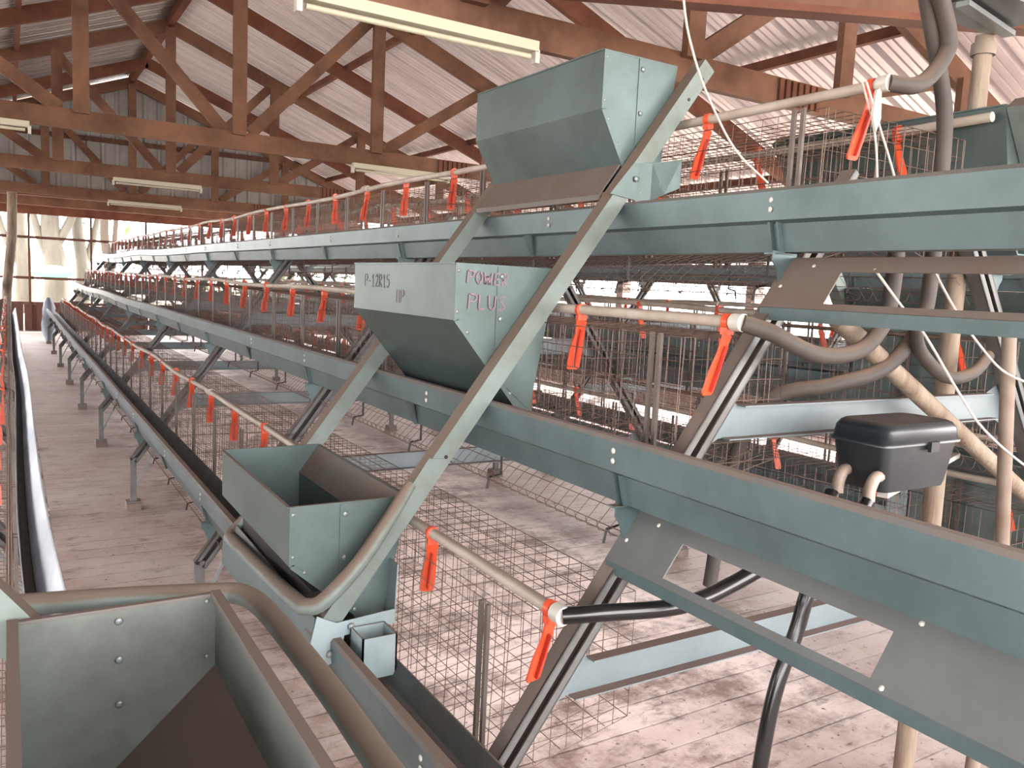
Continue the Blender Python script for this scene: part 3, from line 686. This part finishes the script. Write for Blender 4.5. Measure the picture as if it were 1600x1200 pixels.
# ------------------------------------------------------------------ tanks, poles, hoses, strings
def tank(lab, c, sx, sy, sz):
    t = thing('water_tank', lab, 'tank', c, 0, 'black plastic water tanks')
    def rr(hx, hy, r, z, n=4):
        o = []
        for q, (a, b) in enumerate(((1, 1), (-1, 1), (-1, -1), (1, -1))):
            for i in range(n+1):
                th = math.pi/2*(q+i/n); o.append((a*(hx-r)+r*math.cos(th), b*(hy-r)+r*math.sin(th), z))
        return o
    def loft(m, rings):
        n = len(rings[0]); vs = [v for R in rings for v in R]
        m.add(vs, [(i*n+k, i*n+(k+1) % n, (i+1)*n+(k+1) % n, (i+1)*n+k) for i in range(len(rings)-1) for k in range(n)], True)
        m.add(rings[0], [tuple(reversed(range(n)))]); m.add(rings[-1], [tuple(range(n))])
    hx, hy = sx/2, sy/2
    b = MB(); loft(b, [rr(hx*.82, hy*.82, .02, 0), rr(hx*.85, hy*.85, .02, .01), rr(hx*.97, hy*.97, .02, sz*.68), rr(hx*.97, hy*.97, .02, sz*.70)]); b.build('tub', M_BLACK, t)
    l = MB(); loft(l, [rr(hx*1.04, hy*1.04, .02, sz*.68), rr(hx*1.04, hy*1.04, .02, sz*.73), rr(hx, hy, .02, sz*.74), rr(hx*.98, hy*.98, .025, sz*.9), rr(hx*.93, hy*.93, .03, sz*.97), rr(hx*.86, hy*.86, .03, sz)]); lid = l.build('lid', M_BLACK, t)
    MB().box(hx*.15-.015, hx*.15+.015, -hy*1.04-.008, -hy*1.04, sz*.58, sz*.73).build('latch', M_BLACK, lid)
    return t
T1 = tank('black lidded plastic tank hanging at right in front of the blue tie', (1.655, 1.065, 1.012), .27, .14, .145)
T1.rotation_euler = (0, 0, 0)
for y in (-.045, .03):
    e = MB(); e.tube(smooth_path([(-.11, y, .035), (-.135, y-.005, .033), (-.152, y-.008, .012), (-.156, y-.01, -.012)], 4), .0125, 10); e.build('elbow', M_ELBOW, T1)
tank('black plastic tank at the top right edge on its pole bracket', (2.07, 1.2, 2.125), .34, .22, .2)
def tubething(name, lab, cat, pts, r, m, group=None, k=6, n=12):
    return tag(MB().tube(smooth_path(pts, k), r, n).build(name, m), lab, cat, group)
tag(MB().tube([(2.175, 1.27, 0), (2.178, 1.27, .8), (2.172, 1.27, 1.4), (2.18, 1.27, 2.11)], [.027, .026, .024, .022], 12).build('wooden_pole', M_POLE), 'upright pale wooden pole behind the lidded black tank', 'pole')
br = thing('pole_bracket', 'grey bracket fixed to the pole under the top right tank', 'bracket', (2.18, 1.27, 2.09))
MB().bar((-.26, -.09, .022), (.04, -.04, .022), .03, .012).build('arm', M_ZINC, br)
MB().tube([(0, 0, -.03), (0, 0, .0)], .03, 12).build('clamp', M_RUST, br)
tag(MB().tube([(2.0, 1.0, 0), (2.03, 1.0, .8), (1.945, 1.0, 1.345)], [.0165, .016, .0155], 12).build('rusty_pipe', M_RUST), 'brown rusty upright pipe at the right, before the tie', 'pipe')
tag(MB().tube([(1.56, 1.17, 1.366), (2.28, 1.17, .983), (2.75, 1.17, .73)], .022, 12).build('wooden_pole', M_POLE), 'pale pole sloping down to the right in front of the black tank', 'pole')
tag(MB().bar((1.56, 1.02, 1.005), (2.2, 1.235, 1.005), .022, .012).build('support_batten', M_CAP), 'thin pale batten holding up the lidded black tank', 'batten')
px, pz = 1.84-.452+PO, 1.634+PZ
tubething('hose', 'thick grey hose curling up from the end of the top water pipe', 'hose', [(px, 1.135, pz), (px+.05, 1.11, pz-.002), (px+.12, 1.12, pz+.03), (px+.17, 1.12, pz+.085), (px+.175, 1.12, pz+.125), (px+.135, 1.12, pz+.19), (px+.08, 1.12, pz+.25), (px+.05, 1.12, pz+.36)], .018, M_HOSED, 'water hoses')
tubething('hose', 'grey hose hanging straight down beside the pole, top right', 'hose', [(1.69, 1.15, 2.2), (1.728, 1.15, 2.09), (1.80, 1.15, 1.95), (1.845, 1.15, 1.85), (1.858, 1.15, 1.736), (1.861, 1.15, 1.48), (1.82, 1.14, 1.36), (1.72, 1.15, 1.26), (1.60, 1.20, 1.215), (1.52, 1.30, 1.17), (1.47, 1.36, 1.0), (1.45, 1.38, .7)], .0175, M_HOSED, 'water hoses')
px, pz = 1.84-.836+PO, 1.116+PZ
tubething('hose', 'dusty brown hose sagging from the end of the middle water pipe', 'hose', [(px, 1.135, pz), (px+.06, 1.11, pz-.018), (px+.19, 1.1, pz-.06), (px+.32, 1.1, pz-.052), (px+.39, 1.1, pz-.004), (px+.415, 1.1, pz+.06), (px+.42, 1.1, pz+.18)], .0175, M_HOSED, 'water hoses')
px, pz = 1.84-1.229+PO, .586+PZ
tubething('hose', 'shiny black hose running from the bottom water pipe to the tank', 'hose', [(px, 1.135, pz), (px+.06, 1.1, pz+.008), (1.03, 1.05, pz+.016), (1.16, 1.05, pz+.036), (1.30, 1.04, pz+.085), (1.42, 1.06, .93), (1.488, 1.09, 1.0)], .0155, M_HOSE, 'water hoses')
tubething('hose', 'black hose dropping from the tank to the floor', 'hose', [(1.495, 1.01, 1.0), (1.44, 1.0, .95), (1.31, .98, .875), (1.27, .98, .77), (1.225, .98, .66), (1.20, .98, .50), (1.20, 1.0, .2), (1.25, 1.02, .02)], .0145, M_HOSE, 'water hoses')
tubething('hose', 'short dusty hose sagging behind the upright pole at right', 'hose', [(1.74, 1.1, 1.36), (1.80, 1.12, 1.30), (1.95, 1.14, 1.235), (2.1, 1.16, 1.24), (2.24, 1.2, 1.28)], .016, M_HOSED, 'water hoses')
tubething('string', 'long white string hanging from the roof to the top trough', 'string', [(1.10, 1.3, 2.72), (1.135, 1.3, 2.2), (1.164, 1.3, 1.99), (1.204, 1.3, 1.885), (1.262, 1.3, 1.80), (1.342, 1.3, 1.717), (1.449, 1.3, 1.66)], .0025, M_STRING, 'white strings', 5, 6)
tubething('string', 'white string from the top pipe down behind the trough, left of two', 'string', [(1.555, 1.16, 1.868), (1.60, 1.16, 1.80), (1.625, 1.16, 1.735), (1.64, 1.16, 1.66)], .0025, M_STRING, 'white strings', 5, 6)
tubething('string', 'white string from the top pipe down behind the trough, right of two', 'string', [(1.555, 1.15, 1.868), (1.61, 1.15, 1.79), (1.66, 1.15, 1.72), (1.70, 1.15, 1.66)], .0025, M_STRING, 'white strings', 5, 6)
tubething('string', 'white string slanting down right past the black tank', 'string', [(1.43, 1.0, 1.47), (1.50, .98, 1.40), (1.54, .95, 1.345), (1.64, .93, 1.235), (1.74, .92, 1.15), (1.95, .92, 1.05), (2.2, .92, .97)], .0028, M_STRING, 'white strings', 5, 6)
tubething('string', 'white string from the dusty plate to the right picture edge', 'string', [(1.60, 1.0, 1.50), (1.70, .99, 1.40), (1.80, .98, 1.32), (1.90, .97, 1.262), (2.1, .97, 1.22)], .0028, M_STRING, 'white strings', 5, 6)
rbn = MB(); rbn.plate([(1.585, 1.15, 1.855), (1.60, 1.15, 1.865), (1.608, 1.15, 1.80), (1.595, 1.15, 1.77), (1.58, 1.15, 1.80)], (0, -1, 0), .006)
tag(rbn.build('ribbon', M_STRING), 'white rag tied to the nearest drinker on the top pipe', 'rag')

# ------------------------------------------------------------------ far end: sack, trees, bushes
sk = MB(); pts = []
rings = []
for i in range(9):
    z = .86-.1*i; w = (.05, .13, .17, .16, .15, .17, .18, .15, .1)[i]
    rings.append([(w*.6*math.cos(a)*(1+.2*math.sin(3*a+i)), w*math.sin(a)*(1+.15*math.cos(2*a+i)), z-.06) for a in [2*math.pi*k/14 for k in range(14)]])
vs = [v for R in rings for v in R]
sk.add(vs, [(i*14+k, i*14+(k+1) % 14, (i+1)*14+(k+1) % 14, (i+1)*14+k) for i in range(8) for k in range(14)], True)
sk.add(rings[-1], [tuple(range(14))]); sk.add(rings[0], [tuple(range(14))])
tag(sk.build('sack', M_SACK, None, (.62, 17.45, .02)), 'pale blue sack standing at the far end of the bottom trough', 'sack')
tag(MB().tube([(-.09, 17.4, 0), (-.02, 17.4, 1.0), (.07, 17.4, 1.9), (.09, 17.4, 2.83)], [.085, .08, .08, .075], 10).build('wooden_pole', M_POLE), 'rough round pole holding up the roof at the left picture edge', 'pole')
def tree(lab, x, y, h, r, m, limbs, crown):
    t = thing('tree', lab, 'tree', (x, y, -.05), 0, 'trees outside the far opening')
    b = MB(); b.tube(smooth_path([(0, 0, 0), (.08, 0, h*.3), (-.05, .1, h*.6), (.1, 0, h)], 5), [r*(1.25-.6*i/15) for i in range(16)], 12)
    for (z0, dx, dz, rr) in limbs: b.tube(smooth_path([(0, 0, z0), (dx*.5, .1, z0+dz*.35), (dx, 0, z0+dz)], 4), [rr*(1-.06*i) for i in range(9)], 8)
    b.build('trunk', m, t)
    lf = MB()
    for i in range(320):
        a = random.uniform(0, 6.28); q = random.gauss(0, .45); p = Vector((math.cos(a)*crown*random.random()**.5, math.sin(a)*crown*.7*random.random()**.5, h*.95+q))
        d = Vector((random.gauss(0, 1), random.gauss(0, 1), random.gauss(0, .5))).normalized(); e = d.cross(Vector((random.random(), .3, 1))).normalized(); s = random.uniform(.1, .2)
        lf.add([p, p+d*s+e*s*.4, p+d*s*2, p+d*s-e*s*.4], [(0, 1, 2, 3)])
    f = lf.build('foliage', M_LEAF, t); f['kind'] = 'stuff'
tree('thick pale forked tree trunk outside, left of the bars', 1.05, 26.0, 4.4, .27, M_BARK, [(1.9, .9, 2.4, .15), (1.5, -.7, 2.6, .13)], .9)
tree('second pale leaning trunk outside, behind the far bars', 1.75, 26.6, 4.6, .17, M_BARK, [(1.2, .7, 3.0, .12)], .6)
tree('slim brown twin trunk outside at the end of the cage row', 2.3, 25.0, 4.2, .13, M_BARKD, [(.3, .3, 3.4, .1)], .5)
tree('reddish trunk outside above the top trough far end', 7.4, 26.0, 4.4, .28, M_BARKD, [(1.5, .9, 2.2, .15)], 1.6)
tree('dim pale trunk outside left of the rough pole', .35, 29.0, 4.6, .22, M_BARK, [(1.4, -.8, 2.4, .12)], 1.2)
def bush(lab, x, y, r, h):
    t = thing('bush', lab, 'bush', (x, y, -.05), 0, 'bushes outside the far end')
    lf = MB()
    for i in range(480):
        a = random.uniform(0, 6.28); p = Vector((math.cos(a)*r*random.random()**.5, math.sin(a)*r*random.random()**.5, random.random()**.7*h))
        d = Vector((random.gauss(0, 1), random.gauss(0, 1), random.gauss(.3, .5))).normalized(); e = d.cross(Vector((random.random(), .3, 1))).normalized(); s = random.uniform(.06, .13)
        lf.add([p, p+d*s+e*s*.4, p+d*s*2, p+d*s-e*s*.4], [(0, 1, 2, 3)])
    f = lf.build('foliage', M_LEAF, t); f['kind'] = 'stuff'
    MB().tube([(0, 0, 0), (.03, 0, h*.7)], .03, 6).build('stem', M_BARKD, t)
bush('green bush outside, behind the middle cages at the far end', 5.2, 24.0, 1.2, 1.3)
bush('green bush outside, farther right beyond the far wall', 8.2, 24.5, 1.4, 1.6)
tag(MB().ball((0, 0, 0), .5, 1, .1, .35, 10, 8).build('cloth', M_TEALC, None, (1.0, 25.2, 1.25)), 'small teal cloth hung between the trees outside', 'cloth')
